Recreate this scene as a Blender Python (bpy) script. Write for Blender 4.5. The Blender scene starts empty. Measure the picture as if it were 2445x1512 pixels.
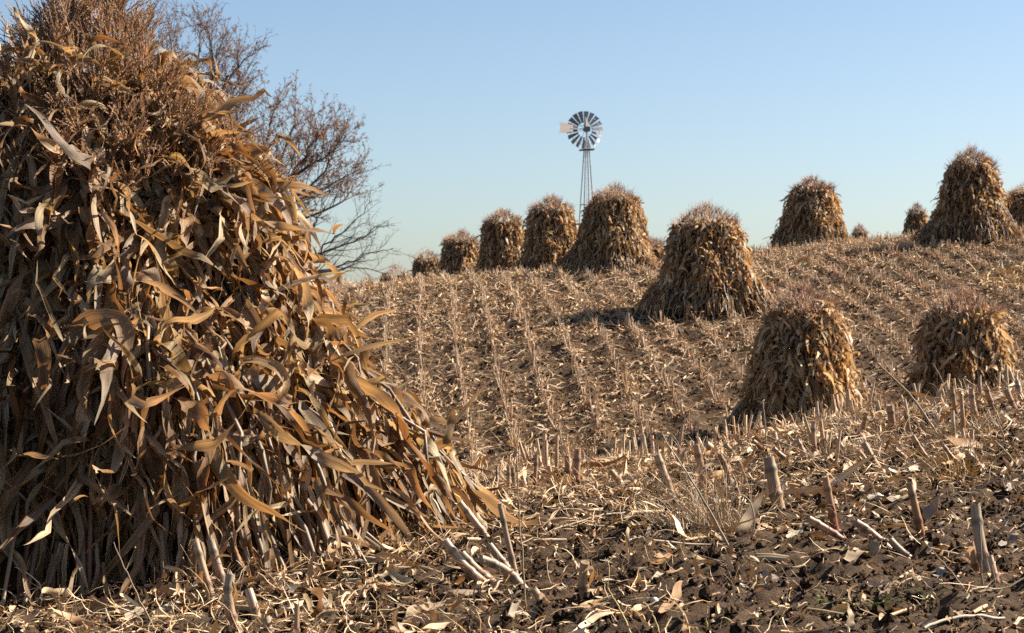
import bpy, math, random
import numpy as np

# ------------------------------------------------------------------ camera, sky, sun, exposure
scene = bpy.context.scene
COL = scene.collection
FPX, CX, CY = 4615.0, 1222.5, 756.0          # focal length and centre, in pixels of a 2445 px wide picture
cam_d = bpy.data.cameras.new('camera')
cam_d.sensor_width = 36.0
cam_d.lens = FPX / 2445.0 * 36.0
cam_d.clip_start, cam_d.clip_end = 0.1, 9000
cam_d.dof.use_dof = True
cam_d.dof.focus_distance = 9.2
cam_d.dof.aperture_fstop = 10.0
cam = bpy.data.objects.new('camera', cam_d)
COL.objects.link(cam)
cam.location = (0, 0, 0)                     # eye level is z = 0; the ground is about 1.07 m below
cam.rotation_euler = (math.pi / 2, 0, 0)
scene.camera = cam

SUN_EL, SUN_BACK = math.radians(37.0), math.radians(16.0)
sdir = np.array([math.cos(SUN_EL) * math.cos(SUN_BACK), math.cos(SUN_EL) * math.sin(SUN_BACK), math.sin(SUN_EL)])
w = bpy.data.worlds.new('World'); scene.world = w; w.use_nodes = True
nt = w.node_tree; nt.nodes.clear()
sky = nt.nodes.new('ShaderNodeTexSky'); sky.sky_type = 'NISHITA'; sky.sun_disc = False
sky.sun_elevation = SUN_EL
sky.sun_rotation = math.atan2(sdir[0], sdir[1])
sky.altitude = 0; sky.air_density = 0.87; sky.dust_density = 1.0; sky.ozone_density = 2.2
bg = nt.nodes.new('ShaderNodeBackground'); bg.inputs[1].default_value = 0.050
wo = nt.nodes.new('ShaderNodeOutputWorld')
nt.links.new(sky.outputs[0], bg.inputs[0]); nt.links.new(bg.outputs[0], wo.inputs[0])
sun_d = bpy.data.lights.new('sun', 'SUN'); sun_d.energy = 5.0; sun_d.angle = math.radians(0.5); sun_d.color = (1.0, 0.90, 0.77)
sun = bpy.data.objects.new('sun', sun_d); COL.objects.link(sun)
from mathutils import Vector
sun.rotation_euler = Vector(sdir).to_track_quat('Z', 'Y').to_euler()
scene.view_settings.view_transform = 'Standard'; scene.view_settings.look = 'None'
scene.view_settings.exposure = 1.62; scene.view_settings.gamma = 1.0
scene.render.engine = 'CYCLES'
scene.cycles.max_bounces = 6; scene.cycles.diffuse_bounces = 2; scene.cycles.transmission_bounces = 4
scene.cycles.use_denoising = False

rng = np.random.default_rng(7)
random.seed(7)
R = rng.uniform

# ------------------------------------------------------------------ small maths
def unit(v): return v / (np.linalg.norm(v, axis=-1, keepdims=True) + 1e-9)

def pchip(xs, ys, x):
    xs = np.asarray(xs, float); ys = np.asarray(ys, float)
    h = np.diff(xs); d = np.diff(ys) / h
    m = np.zeros(len(xs)); m[0], m[-1] = d[0], d[-1]
    for k in range(1, len(xs) - 1):
        if d[k-1] * d[k] > 0:
            w1, w2 = 2*h[k] + h[k-1], h[k] + 2*h[k-1]
            m[k] = (w1 + w2) / (w1 / d[k-1] + w2 / d[k])
    x = np.clip(x, xs[0], xs[-1])
    i = np.clip(np.searchsorted(xs, x, side='right') - 1, 0, len(xs) - 2)
    t = (x - xs[i]) / h[i]
    return ((1 + 2*t) * (1-t)**2 * ys[i] + t * (1-t)**2 * h[i] * m[i] + t*t*(3-2*t) * ys[i+1] + t*t*(t-1) * h[i] * m[i+1])

_tab = np.random.default_rng(3).random((256, 256))
def vnoise(x, y, s):
    x = x * s; y = y * s
    xi = np.floor(x).astype(int); yi = np.floor(y).astype(int)
    fx = x - xi; fy = y - yi
    fx = fx*fx*(3-2*fx); fy = fy*fy*(3-2*fy)
    a = _tab[xi & 255, yi & 255]; b = _tab[(xi+1) & 255, yi & 255]
    c = _tab[xi & 255, (yi+1) & 255]; d = _tab[(xi+1) & 255, (yi+1) & 255]
    return (a*(1-fx) + b*fx)*(1-fy) + (c*(1-fx) + d*fx)*fy - 0.5

# ------------------------------------------------------------------ terrain: a near bank, a dip, then the hill
DD = [0, 5, 7, 9, 11, 12.5, 14, 17, 21, 25, 30, 35, 42, 48, 54, 60, 66, 75, 85, 95, 110, 150, 300, 3000]
ZC = {
 -3000: [-1.5,-1.45,-1.36,-1.22,-1.1,-1.1,-1.15,-1.4,-1.9,-2.3,-2.4,-2.0,-1.2,-.5,0,.1,0,-.2,-.5,-.9,-1.4,-2.5,-6,-60],
 200:   [-1.4,-1.38,-1.31,-1.19,-1.08,-1.08,-1.15,-1.4,-1.9,-2.3,-2.4,-1.9,-.9,0,.55,.65,.5,.3,0,-.5,-1.2,-2.5,-6,-60],
 800:   [-1.25,-1.23,-1.19,-1.11,-1.06,-1.08,-1.15,-1.4,-2.0,-2.4,-2.4,-1.8,-.62,.28,.77,.84,.7,.4,.1,-.4,-1.2,-2.5,-6,-60],
 1150:  [-1.14,-1.13,-1.105,-1.07,-1.06,-1.09,-1.15,-1.45,-2.05,-2.45,-2.4,-1.7,-.45,.45,.98,1.2,1.3,1.1,.6,0,-1,-2.3,-6,-60],
 1500:  [-1.1,-1.09,-1.075,-1.05,-1.03,-1.03,-1.08,-1.4,-2.0,-2.4,-2.3,-1.55,-.3,.6,1.22,1.42,1.45,1.2,.8,.3,-.5,-2,-6,-60],
 1930:  [-1.1,-1.09,-1.06,-.99,-.87,-.79,-.82,-1.2,-1.85,-2.25,-2.25,-1.6,-.15,.8,1.6,2.1,2.35,2.5,2.5,2.5,2.5,0,-6,-60],
 2290:  [-1.1,-1.08,-1.045,-.945,-.77,-.65,-.63,-1.0,-1.6,-2.05,-2.2,-1.7,-.2,.95,1.98,2.5,2.6,2.62,2.6,2.6,2.6,0,-6,-60],
 2460:  [-1.1,-1.08,-1.04,-.92,-.72,-.58,-.55,-.9,-1.5,-1.95,-2.15,-1.65,-.2,1.0,2.12,2.68,2.85,2.8,2.7,2.6,2.5,0,-6,-60],
 5000:  [-1.0,-1.0,-.9,-.7,-.4,-.2,-.1,-.4,-1.0,-1.5,-1.7,-1.3,0,1.2,2.4,3.0,3.2,3.1,3,2.8,2.5,0,-6,-60],
}
_cols = sorted(ZC)
def ground(X, Y):
    X = np.asarray(X, float); Y = np.asarray(Y, float)
    c = np.clip(CX + FPX * X / np.maximum(Y, 6.0), _cols[0], _cols[-1])
    zc = np.stack([pchip(DD, ZC[k], Y) for k in _cols])
    xs = np.array(_cols, float)
    i = np.clip(np.searchsorted(xs, c, side='right') - 1, 0, len(xs) - 2)
    t = (c - xs[i]) / (xs[i+1] - xs[i])
    ar = np.arange(c.size); zf = zc.reshape(len(_cols), -1); ii = i.ravel(); tt = t.ravel()
    m = np.gradient(zf, xs, axis=0)
    h = (xs[ii+1] - xs[ii])
    z = ((1+2*tt)*(1-tt)**2*zf[ii, ar] + tt*(1-tt)**2*h*m[ii, ar] + tt*tt*(3-2*tt)*zf[ii+1, ar] + tt*tt*(tt-1)*h*m[ii+1, ar])
    return z.reshape(c.shape)

ROW = 0.76
def bumps(X, Y):
    b = 0.05 * vnoise(X, Y, 1.7) + 0.035 * vnoise(X + 31, Y + 7, 4.3)
    near = np.clip((16 - Y) / 3, 0, 1)
    b = b + near * (0.075 * np.abs(vnoise(X + 5, Y + 50, 7.0)) + 0.045 * vnoise(X, Y + 9, 15.0) + 0.030 * vnoise(X + 3, Y, 33.0))
    far = 1 - near
    b = b + far * (0.034 * np.cos(2*math.pi * (X - .12 + .05*Y) / ROW) + 0.11 * vnoise(X + 9, Y + 3, 2.3) + 0.09 * vnoise(X + 1, Y + 13, 4.4))
    return b * np.clip((140 - Y) / 60, 0, 1)
def gz(X, Y): return ground(X, Y) + bumps(np.asarray(X, float), np.asarray(Y, float))
def gz1(x, y): return float(gz(np.array([x]), np.array([y]))[0])

def hit(px, py, d0=5.4, d1=14.0):
    ds = np.linspace(d0, d1, 1200)
    z = ground(ds * (px - CX) / FPX, ds)
    ray = (CY - py) / FPX * ds
    k = np.where(ray <= z)[0]
    d = ds[k[0]] if len(k) else ds[np.argmin(np.abs(ray - z))]
    return np.array([d * (px - CX) / FPX, d, gz1(d * (px - CX) / FPX, d)])
def at(px, py, d): return np.array([(px - CX) / FPX * d, d, (CY - py) / FPX * d])

# ------------------------------------------------------------------ mesh builder
class MB:
    def __init__(s): s.V = []; s.F = []; s.C = []; s.U = []; s.n = 0
    def add(s, V, F, C=None, U=None):
        V = np.asarray(V, float).reshape(-1, 3); F = np.asarray(F, int)
        C = np.ones((len(V), 3)) if C is None else np.broadcast_to(np.asarray(C, float), (len(V), 3))
        U = np.zeros((len(V), 2)) if U is None else np.asarray(U, float)
        if F.shape[1] == 3: F = np.hstack([F, -np.ones((len(F), 1), int)])
        F = np.where(F >= 0, F + s.n, -1)
        s.V.append(V); s.F.append(F); s.C.append(C); s.U.append(U); s.n += len(V)
    def build(s, name, mat, parent=None, smooth=True, origin=None):
        V = np.concatenate(s.V); F = np.concatenate(s.F); C = np.concatenate(s.C); U = np.concatenate(s.U)
        if origin is not None: V = V - np.asarray(origin, float)
        me = bpy.data.meshes.new(name)
        tot = np.where(F[:, 3] >= 0, 4, 3); start = np.concatenate([[0], np.cumsum(tot)[:-1]])
        lv = F.ravel(); lv = lv[lv >= 0]
        me.vertices.add(len(V)); me.vertices.foreach_set('co', V.ravel().astype(np.float32))
        me.loops.add(len(lv)); me.loops.foreach_set('vertex_index', lv.astype(np.int32))
        me.polygons.add(len(F)); me.polygons.foreach_set('loop_start', start.astype(np.int32))
        me.polygons.foreach_set('use_smooth', np.full(len(F), smooth, dtype=bool))
        me.update(calc_edges=True)
        ca = me.color_attributes.new('tint', 'FLOAT_COLOR', 'POINT')
        ca.data.foreach_set('color', np.hstack([C, np.ones((len(C), 1))]).ravel().astype(np.float32))
        uv = me.uv_layers.new(name='uv'); uv.data.foreach_set('uv', U[lv].ravel().astype(np.float32))
        me.materials.append(mat)
        o = bpy.data.objects.new(name, me); COL.objects.link(o)
        if parent is not None: o.parent = parent
        if origin is not None: o.location = origin
        return o

def tag(o, label=None, cat=None, group=None, kind=None):
    if label: o['label'] = label
    if cat: o['category'] = cat
    if group: o['group'] = group
    if kind: o['kind'] = kind
    return o
def empty(name, loc):
    o = bpy.data.objects.new(name, None); COL.objects.link(o); o.location = loc; o.empty_display_size = 0.2
    return o

def tube(mb, P, r, sides=6, C=(1, 1, 1), cap=True, v0=0.0):
    P = np.asarray(P, float); n = len(P)
    r = np.broadcast_to(np.asarray(r, float), (n,))
    T = unit(np.gradient(P, axis=0))
    up = np.array([0, 0, 1.0]) if abs(T[0, 2]) < 0.9 else np.array([1.0, 0, 0])
    A = unit(np.cross(T, up)); B = np.cross(A, T)
    a = np.linspace(0, 2*math.pi, sides, endpoint=False)
    V = P[:, None] + r[:, None, None] * (np.cos(a)[None, :, None] * A[:, None] + np.sin(a)[None, :, None] * B[:, None])
    i = np.arange(n-1)[:, None]; j = np.arange(sides)[None]
    F = np.stack([i*sides + j, i*sides + (j+1) % sides, (i+1)*sides + (j+1) % sides, (i+1)*sides + j], -1).reshape(-1, 4)
    C = np.asarray(C, float)
    CC = np.repeat(C, sides, 0) if C.ndim == 2 else C
    L = np.concatenate([[0], np.cumsum(np.linalg.norm(np.diff(P, axis=0), axis=1))])
    U = np.stack(np.broadcast_arrays(L[:, None] + v0, a[None] / (2*math.pi)), -1).reshape(-1, 2)
    mb.add(V, F, CC, U)
    if cap:
        k = n - 1
        V2 = np.vstack([V[k], P[k] - T[k]*r[k]*0.15]); F2 = [[q, (q+1) % sides, sides] for q in range(sides)]
        c2 = np.vstack([np.repeat((C[-1] if C.ndim == 2 else C)[None], sides, 0), [(C[-1] if C.ndim == 2 else C)*1.15]])
        mb.add(V2, F2, c2, np.zeros((sides+1, 2)))

def tubes(mb, P, r, sides=3, C=(1, 1, 1)):
    """many tubes at once: P (N,S,3), r (N,S)"""
    N, S, _ = P.shape
    T = unit(np.gradient(P, axis=1)); up = np.array([0.31, 0.2, 0.93])
    A = unit(np.cross(T, up)); B = np.cross(A, T)
    a = np.linspace(0, 2*math.pi, sides, endpoint=False)
    V = P[:, :, None] + r[..., None, None] * (np.cos(a)[:, None] * A[:, :, None] + np.sin(a)[:, None] * B[:, :, None])
    b = np.arange(N)[:, None, None]*S*sides; i = np.arange(S-1)[None, :, None]*sides; j = np.arange(sides)[None, None]
    F = np.stack([b+i+j, b+i+(j+1) % sides, b+i+sides+(j+1) % sides, b+i+sides+j], -1).reshape(-1, 4)
    C = np.asarray(C, float)
    if C.ndim == 2: C = np.repeat(C, S*sides, 0)
    elif C.ndim == 3: C = np.repeat(C.reshape(-1, 3), sides, 0)
    L = np.concatenate([np.zeros((N, 1)), np.cumsum(np.linalg.norm(np.diff(P, axis=1), axis=2), 1)], 1) + rng.random((N, 1))*9
    U = np.stack(np.broadcast_arrays(L[:, :, None], a[None, None]/(2*math.pi)), -1).reshape(-1, 2)
    mb.add(V.reshape(-1, 3), F, C, U)

def ribbons(mb, P, D, Nn, L, W, S=10, droop=2.0, wob=1.0, twist=1.0, fold=0.25, ruf=0.25, C=None, keep=None, kink=0.0, shape='leaf', droopvec=None, crumple=0.0):
    """blade-like leaves: each a curling strip with a folded midrib and ruffled edges"""
    N = len(P); P = P.copy(); D = unit(D); Nn = np.broadcast_to(Nn, D.shape)
    L = np.broadcast_to(L, (N,)); W = np.broadcast_to(W, (N,)); fold = np.broadcast_to(fold, (N,)); ruf = np.broadcast_to(ruf, (N,)); droop = np.broadcast_to(droop, (N,)); twist = np.broadcast_to(twist, (N,))
    dt = 1.0 / S
    ph1, ph2 = rng.random((2, N)) * 6.28; fr1, fr2 = rng.uniform(7, 15, (2, N))
    wv = rng.normal(0, 1, (N, 3)); kt = np.where(rng.random(N) < kink, rng.integers(2, max(S-1, 3), N), -1)
    down = np.array([0, 0, -1.0]) if droopvec is None else droopvec
    tw = twist * rng.normal(0, 1, N); wj = rng.uniform(.7, 1.2, N)
    out = []; uvs = []
    Nv = unit(Nn - (Nn*D).sum(1, keepdims=True)*D)
    for s in range(S + 1):
        t = s * dt
        side = unit(np.cross(D, Nv)); Nv = np.cross(side, D)
        ang = tw * dt
        Nv = unit(Nv*np.cos(ang)[:, None] + side*np.sin(ang)[:, None]); side = np.cross(D, Nv)
        if shape == 'leaf': wt = min(1.0, 0.5 + 2.5*t) * (1 - t**2.2)**0.8 + 0.02
        elif shape == 'scrap': wt = 0.35 + 0.65*math.sin(math.pi*(0.1 + 0.8*t))
        else: wt = (1 - t)**0.5 + 0.03
        hw = 0.5 * W * wt * (wj if crumple else 1.0)
        f = fold * (1 - 0.5*t)
        e1 = ruf * np.sin(fr1*t + ph1) + f; e2 = ruf * np.sin(fr2*t + ph2) + f
        sg = np.stack([P - side*hw[:, None] + Nv*(hw*e1)[:, None], P, P + side*hw[:, None] + Nv*(hw*e2)[:, None]], 1)
        out.append(sg)
        wv = 0.6*wv + rng.normal(0, 1, (N, 3))*0.8
        cr = (rng.random(N) < crumple)[:, None]
        D = unit(D + cr*rng.normal(0, .55, (N, 3))); tw = np.where(cr[:, 0], twist*rng.normal(0, 3.0, N), tw)
        wj = .75*wj + .25*rng.uniform(.5, 1.35, N)
        D = D + (down*droop[:, None] + wv*wob) * dt
        k = kt == s
        if k.any(): D[k] += down*rng.uniform(0.8, 2.2, (k.sum(), 1)) + rng.normal(0, 0.6, (k.sum(), 3))
        D = unit(D)
        P = P + D * (L*dt)[:, None]
        if keep is not None: P = keep(P)
    V = np.stack(out, 1)                                   # N, S+1, 3, 3
    b = np.arange(N)[:, None, None]*(S+1)*3; i = np.arange(S)[None, :, None]*3; j = np.arange(2)[None, None]
    F = np.stack([b+i+j, b+i+j+1, b+i+3+j+1, b+i+3+j], -1).reshape(-1, 4)
    CC = np.repeat(C, (S+1)*3, 0) if C is not None else None
    off = rng.random((N, 1, 1))*7
    U = np.stack(np.broadcast_arrays(np.linspace(0, 1, S+1)[None, :, None]*L[:, None, None]*1.0 + off, np.array([0, .5, 1.0])[None, None] + off), -1).reshape(-1, 2)
    mb.add(V.reshape(-1, 3), F, CC, U)

# ------------------------------------------------------------------ materials
def nodes(name):
    m = bpy.data.materials.new(name); m.use_nodes = True
    t = m.node_tree; t.nodes.clear()
    return m, t, t.nodes.new, t.links.new
def mat_fibre(name, trans=0.0, rough=0.5, spec=0.3, stripe=60.0, contrast=0.5, tcol=(1.0, 0.62, 0.25), bump=0.25, blotch=0.35):
    m, t, nn, ln = nodes(name)
    at_ = nn('ShaderNodeAttribute'); at_.attribute_name = 'tint'
    uv = nn('ShaderNodeUVMap'); uv.uv_map = 'uv'
    mp = nn('ShaderNodeMapping'); mp.inputs['Scale'].default_value = (3.0, stripe/4, 1.0)
    no = nn('ShaderNodeTexNoise'); no.inputs['Scale'].default_value = 1.0; no.inputs['Detail'].default_value = 3
    ln(uv.outputs[0], mp.inputs[0]); ln(mp.outputs[0], no.inputs[0])
    rm = nn('ShaderNodeMapRange'); rm.inputs[1].default_value = 0.3; rm.inputs[2].default_value = 0.7
    rm.inputs[3].default_value = 1.0 - contrast; rm.inputs[4].default_value = 1.0 + contrast*0.5
    ln(no.outputs[0], rm.inputs[0])
    n2 = nn('ShaderNodeTexNoise'); n2.inputs['Scale'].default_value = 2.2; n2.inputs['Detail'].default_value = 4
    ln(uv.outputs[0], n2.inputs[0])
    r2 = nn('ShaderNodeMapRange'); r2.inputs[1].default_value = 0.35; r2.inputs[2].default_value = 0.7
    r2.inputs[3].default_value = 1.0 - blotch; r2.inputs[4].default_value = 1.0 + blotch*0.4
    ln(n2.outputs[0], r2.inputs[0])
    mu = nn('ShaderNodeMath'); mu.operation = 'MULTIPLY'; ln(rm.outputs[0], mu.inputs[0]); ln(r2.outputs[0], mu.inputs[1])
    sc = nn('ShaderNodeVectorMath'); sc.operation = 'SCALE'; ln(at_.outputs['Color'], sc.inputs[0]); ln(mu.outputs[0], sc.inputs['Scale'])
    p = nn('ShaderNodeBsdfPrincipled'); p.inputs['Roughness'].default_value = rough; p.inputs['Specular IOR Level'].default_value = spec
    ln(sc.outputs[0], p.inputs['Base Color'])
    if bump:
        bp = nn('ShaderNodeBump'); bp.inputs['Strength'].default_value = bump; bp.inputs['Distance'].default_value = 0.004
        ln(no.outputs[0], bp.inputs['Height']); ln(bp.outputs[0], p.inputs['Normal'])
    o = nn('ShaderNodeOutputMaterial')
    if trans > 0:
        tr = nn('ShaderNodeBsdfTranslucent')
        tm = nn('ShaderNodeMix'); tm.data_type = 'RGBA'; tm.blend_type = 'MULTIPLY'; tm.inputs[0].default_value = 1.0
        ln(sc.outputs[0], tm.inputs[6]); tm.inputs[7].default_value = (*tcol, 1)
        ln(tm.outputs[2], tr.inputs[0])
        mx = nn('ShaderNodeMixShader'); mx.inputs[0].default_value = trans
        ln(p.outputs[0], mx.inputs[1]); ln(tr.outputs[0], mx.inputs[2]); ln(mx.outputs[0], o.inputs[0])
    else: ln(p.outputs[0], o.inputs[0])
    return m
M_leaf = mat_fibre('dry_leaf', trans=0.38, rough=0.52, spec=0.26, stripe=90, contrast=0.48, tcol=(1.2, 0.92, 0.60), bump=0.6, blotch=0.5)
M_far = mat_fibre('dry_leaf_far', trans=0.36, rough=0.5, spec=0.25, stripe=30, contrast=0.2, tcol=(1.15, 0.95, 0.68), bump=0, blotch=0.3)
M_litter = mat_fibre('dry_litter', trans=0.06, rough=0.55, spec=0.25, stripe=40, contrast=0.25, bump=0.2, blotch=0.3)
M_tassel = mat_fibre('tassel', trans=0.35, rough=0.7, spec=0.15, stripe=20, contrast=0.2, bump=0)
M_stalk = mat_fibre('corn_stalk', trans=0.0, rough=0.48, spec=0.35, stripe=60, contrast=0.4, bump=0.3, blotch=0.3)
M_straw = mat_fibre('straw', trans=0.12, rough=0.6, spec=0.2, stripe=20, contrast=0.2, bump=0)
M_bark = mat_fibre('bark', trans=0.0, rough=0.9, spec=0.1, stripe=20, contrast=0.3, bump=0)
M_bud = mat_fibre('withered_leaf', trans=0.25, rough=0.7, spec=0.1, stripe=10, contrast=0.2, bump=0)
M_green = mat_fibre('green_weed', trans=0.3, rough=0.6, spec=0.2, stripe=10, contrast=0.2, tcol=(1, 1, .6), bump=0)
M_metal = mat_fibre('galvanised_metal', trans=0.0, rough=0.5, spec=0.4, stripe=8, contrast=0.15, bump=0, blotch=0.2)
M_stone = mat_fibre('pale_stone', trans=0.0, rough=0.8, spec=0.2, stripe=4, contrast=0.1, bump=0)

def mat_soil():
    m, t, nn, ln = nodes('soil')
    g = nn('ShaderNodeNewGeometry')
    def noise(s, d=6):
        n = nn('ShaderNodeTexNoise'); n.inputs['Scale'].default_value = s; n.inputs['Detail'].default_value = d; n.inputs['Roughness'].default_value = 0.65
        ln(g.outputs['Position'], n.inputs[0]); return n
    a, b, c = noise(1.3), noise(14.0), noise(70.0, 8)
    cr = nn('ShaderNodeValToRGB'); e = cr.color_ramp.elements
    e[0].position, e[0].color = 0.3, (0.030, 0.018, 0.010, 1); e[1].position, e[1].color = 0.75, (0.120, 0.080, 0.048, 1)
    x = e.new(0.52); x.color = (0.074, 0.046, 0.026, 1)
    ad = nn('ShaderNodeMath'); ad.operation = 'MULTIPLY_ADD'; ln(b.outputs[0], ad.inputs[0]); ad.inputs[1].default_value = 0.6; 
    m2 = nn('ShaderNodeMath'); m2.operation = 'MULTIPLY'; ln(a.outputs[0], m2.inputs[0]); m2.inputs[1].default_value = 0.4
    ln(m2.outputs[0], ad.inputs[2]); ln(ad.outputs[0], cr.inputs[0])
    p = nn('ShaderNodeBsdfPrincipled'); p.inputs['Roughness'].default_value = 0.95; p.inputs['Specular IOR Level'].default_value = 0.15
    ln(cr.outputs[0], p.inputs['Base Color'])
    b1 = nn('ShaderNodeBump'); b1.inputs['Strength'].default_value = 0.9; b1.inputs['Distance'].default_value = 0.05; ln(b.outputs[0], b1.inputs['Height'])
    b2 = nn('ShaderNodeBump'); b2.inputs['Strength'].default_value = 0.9; b2.inputs['Distance'].default_value = 0.015; ln(c.outputs[0], b2.inputs['Height'])
    ln(b1.outputs[0], b2.inputs['Normal']); ln(b2.outputs[0], p.inputs['Normal'])
    o = nn('ShaderNodeOutputMaterial'); ln(p.outputs[0], o.inputs[0])
    return m
M_soil = mat_soil()

# leaf colours: bleached straw, tan, ochre, rust
PAL = np.array([[.74, .615, .445], [.53, .40, .25], [.44, .30, .17], [.35, .21, .10], [.27, .155, .07], [.46, .385, .30]])*[.77, .69, .585]
def leafcol(n, p=(.26, .28, .20, .12, .06, .08), pal=PAL):
    return pal[rng.choice(len(pal), n, p=p)] * rng.uniform(.75, 1.15, (n, 1)) * rng.uniform(.96, 1.04, (n, 3))

# ------------------------------------------------------------------ the ground sheet
def lines(parts):
    out = []
    for a, b, st in parts: out.append(np.arange(a, b, st))
    return np.concatenate(out)
xl = np.concatenate([-np.geomspace(4000, 24, 22), lines([(-22, -5, .35), (-5, -2.4, .15), (-2.4, 4.3, .03), (4.3, 9, .12), (9, 20, .17)]), np.geomspace(20, 4000, 22)])
yl = np.concatenate([-np.geomspace(600, 3, 10), lines([(0, 5.6, .5), (5.6, 14.2, .03), (14.2, 24, .25), (24, 66, .16)]), np.geomspace(66, 6000, 40)])
XX, YY = np.meshgrid(xl, yl)
ZZ = gz(XX, YY)
mb = MB(); ny, nx = XX.shape
i = np.arange(ny-1)[:, None]; j = np.arange(nx-1)[None]
mb.add(np.stack([XX, YY, ZZ], -1).reshape(-1, 3), np.stack([i*nx+j, i*nx+j+1, (i+1)*nx+j+1, (i+1)*nx+j], -1).reshape(-1, 4))
tag(mb.build('ground', M_soil), 'dark brown soil of the harvested cornfield rising to a hill crest', kind='structure')

# ------------------------------------------------------------------ corn shocks
def shock(px, d, H, prof, base_z=None, nleaf=1500, nstalk=110, ntas=110, seg=6, near=False, label='', lean=(0, 0), hue=1.0):
    """prof: list of (height fraction, radius in metres)"""
    cx = (px - CX) / FPX * d; cy = d
    cz = gz1(cx, cy) if base_z is None else base_z
    hs = np.array([p[0] for p in prof]) * H; rs = np.array([p[1] for p in prof])
    lx, ly = lean
    def rad(h): return pchip(hs, rs, h)
    def lump(th, h): return 1 + 0.10*np.sin(3*th + 1.3 + px) * (1 - h/H) + 0.06*np.sin(7*th + px*.3 + h*2) + 0.05*np.sin(4.7*h + 2*th)
    def surf(th, h, k=1.0):
        r = rad(h) * lump(th, h) * k
        return np.stack([cx + lx*h/H + r*np.cos(th), cy + ly*h/H + r*np.sin(th), cz + h], -1)
    def keep(P, gap=0.0):
        h = np.clip(P[:, 2] - cz, 0, H)
        ax, ay = cx + lx*h/H, cy + ly*h/H
        dx, dy = P[:, 0]-ax, P[:, 1]-ay
        r = np.hypot(dx, dy); th = np.arctan2(dy, dx)
        rr = np.maximum(r, rad(h)*lump(th, h)*0.93)
        P = P.copy()
        P[:, 0] = ax + dx/np.maximum(r, 1e-6)*rr; P[:, 1] = ay + dy/np.maximum(r, 1e-6)*rr
        P[:, 2] = np.maximum(P[:, 2], ground(P[:, 0], P[:, 1]) + 0.03)
        return P
    root = empty('corn_shock', (cx, cy, cz)); o3 = np.array([cx, cy, cz])
    tag(root, label, 'corn shock', 'corn shocks standing in the stubble field')
    def fin(m, name, mat): 
        o = m.build(name, mat, origin=o3); o.location = (0, 0, 0); o.parent = root; return o
    # packed inside of the bundle
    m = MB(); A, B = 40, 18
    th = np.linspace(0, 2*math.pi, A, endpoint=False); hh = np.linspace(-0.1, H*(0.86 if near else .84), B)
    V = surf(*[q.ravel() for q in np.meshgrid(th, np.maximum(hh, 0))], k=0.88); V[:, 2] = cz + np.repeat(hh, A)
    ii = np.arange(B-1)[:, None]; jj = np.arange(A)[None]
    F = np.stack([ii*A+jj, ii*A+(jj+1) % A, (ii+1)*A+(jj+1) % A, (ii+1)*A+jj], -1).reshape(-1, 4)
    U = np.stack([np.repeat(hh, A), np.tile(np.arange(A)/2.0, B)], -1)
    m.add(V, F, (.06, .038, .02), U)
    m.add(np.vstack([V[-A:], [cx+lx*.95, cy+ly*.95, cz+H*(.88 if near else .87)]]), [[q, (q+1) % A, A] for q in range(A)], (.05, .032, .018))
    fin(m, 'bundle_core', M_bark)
    # stalks leaning in to the tie
    m = MB(); S = 12
    th0 = np.linspace(0, 2*math.pi, nstalk, endpoint=False) + R(-.06, .06, nstalk)
    tt = np.linspace(0, 1, S); top = (R(.58, .82, nstalk) if near else R(.72, .95, nstalk))*H; k = R(.86, 1.02, nstalk)
    P = np.stack([surf(th0 + R(-.14, .14, nstalk)*t_ , top*t_, k + (1-t_)*R(-.06, .07, nstalk)) for t_ in tt], 1)
    r = np.full((nstalk, S), .0115)*R(.7, 1.2, (nstalk, 1))*(1 - .45*tt[None])
    P[:, 0, 2] = ground(P[:, 0, 0], P[:, 0, 1]) - 0.01
    if near: r[:, 1::2] *= 1.22
    sc = np.array([.25, .175, .105])*R(.6, 1.15, (nstalk, 1))*np.where(R(0, 1, (nstalk, 1)) < .2, np.array([[1.0, .72, .6]]), 1.0)
    tubes(m, P, r, 6 if near else 4, sc)
    fin(m, 'stalks', M_stalk)
    # leaves
    m = MB(); mat = M_leaf if near else M_far
    def batch(n, hlo, hhi, L, W, out, up, droop, tang, **kw):
        if n < 1: return
        th = R(0, 2*math.pi, n)
        u = R(0, 1, n); h = (hlo + (hhi-hlo)*u)*H
        P = surf(th, h, R(.95, 1.05, n))
        er = np.stack([np.cos(th), np.sin(th), np.zeros(n)], -1); et = np.stack([-np.sin(th), np.cos(th), np.zeros(n)], -1)
        D = er*R(out[0], out[1], (n, 1)) + et*rng.normal(0, tang*(.6 if near else 1), (n, 1)) + np.array([0, 0, 1.0])*R(up[0], up[1], (n, 1))
        Nn = er + np.array([0, 0, .5]) + rng.normal(0, .35, (n, 3))
        crk = kw.pop('cr', .16)
        c = leafcol(n, **({'p': kw.pop('p')} if 'p' in kw else {}))*hue
        ribbons(m, P, D, Nn, R(L[0], L[1], n), W[0]+(W[1]-W[0])*R(0, 1, n)**1.2, S=seg, droop=R(droop[0], droop[1], n), C=c, keep=keep, fold=R(.05, .9, n), crumple=crk, **kw)
    ws = 1.0 if near else 1.25
    f = nleaf
    rust = (.22, .24, .24, .16, .08, .06); pale = (.32, .28, .18, .09, .05, .08)
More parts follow.
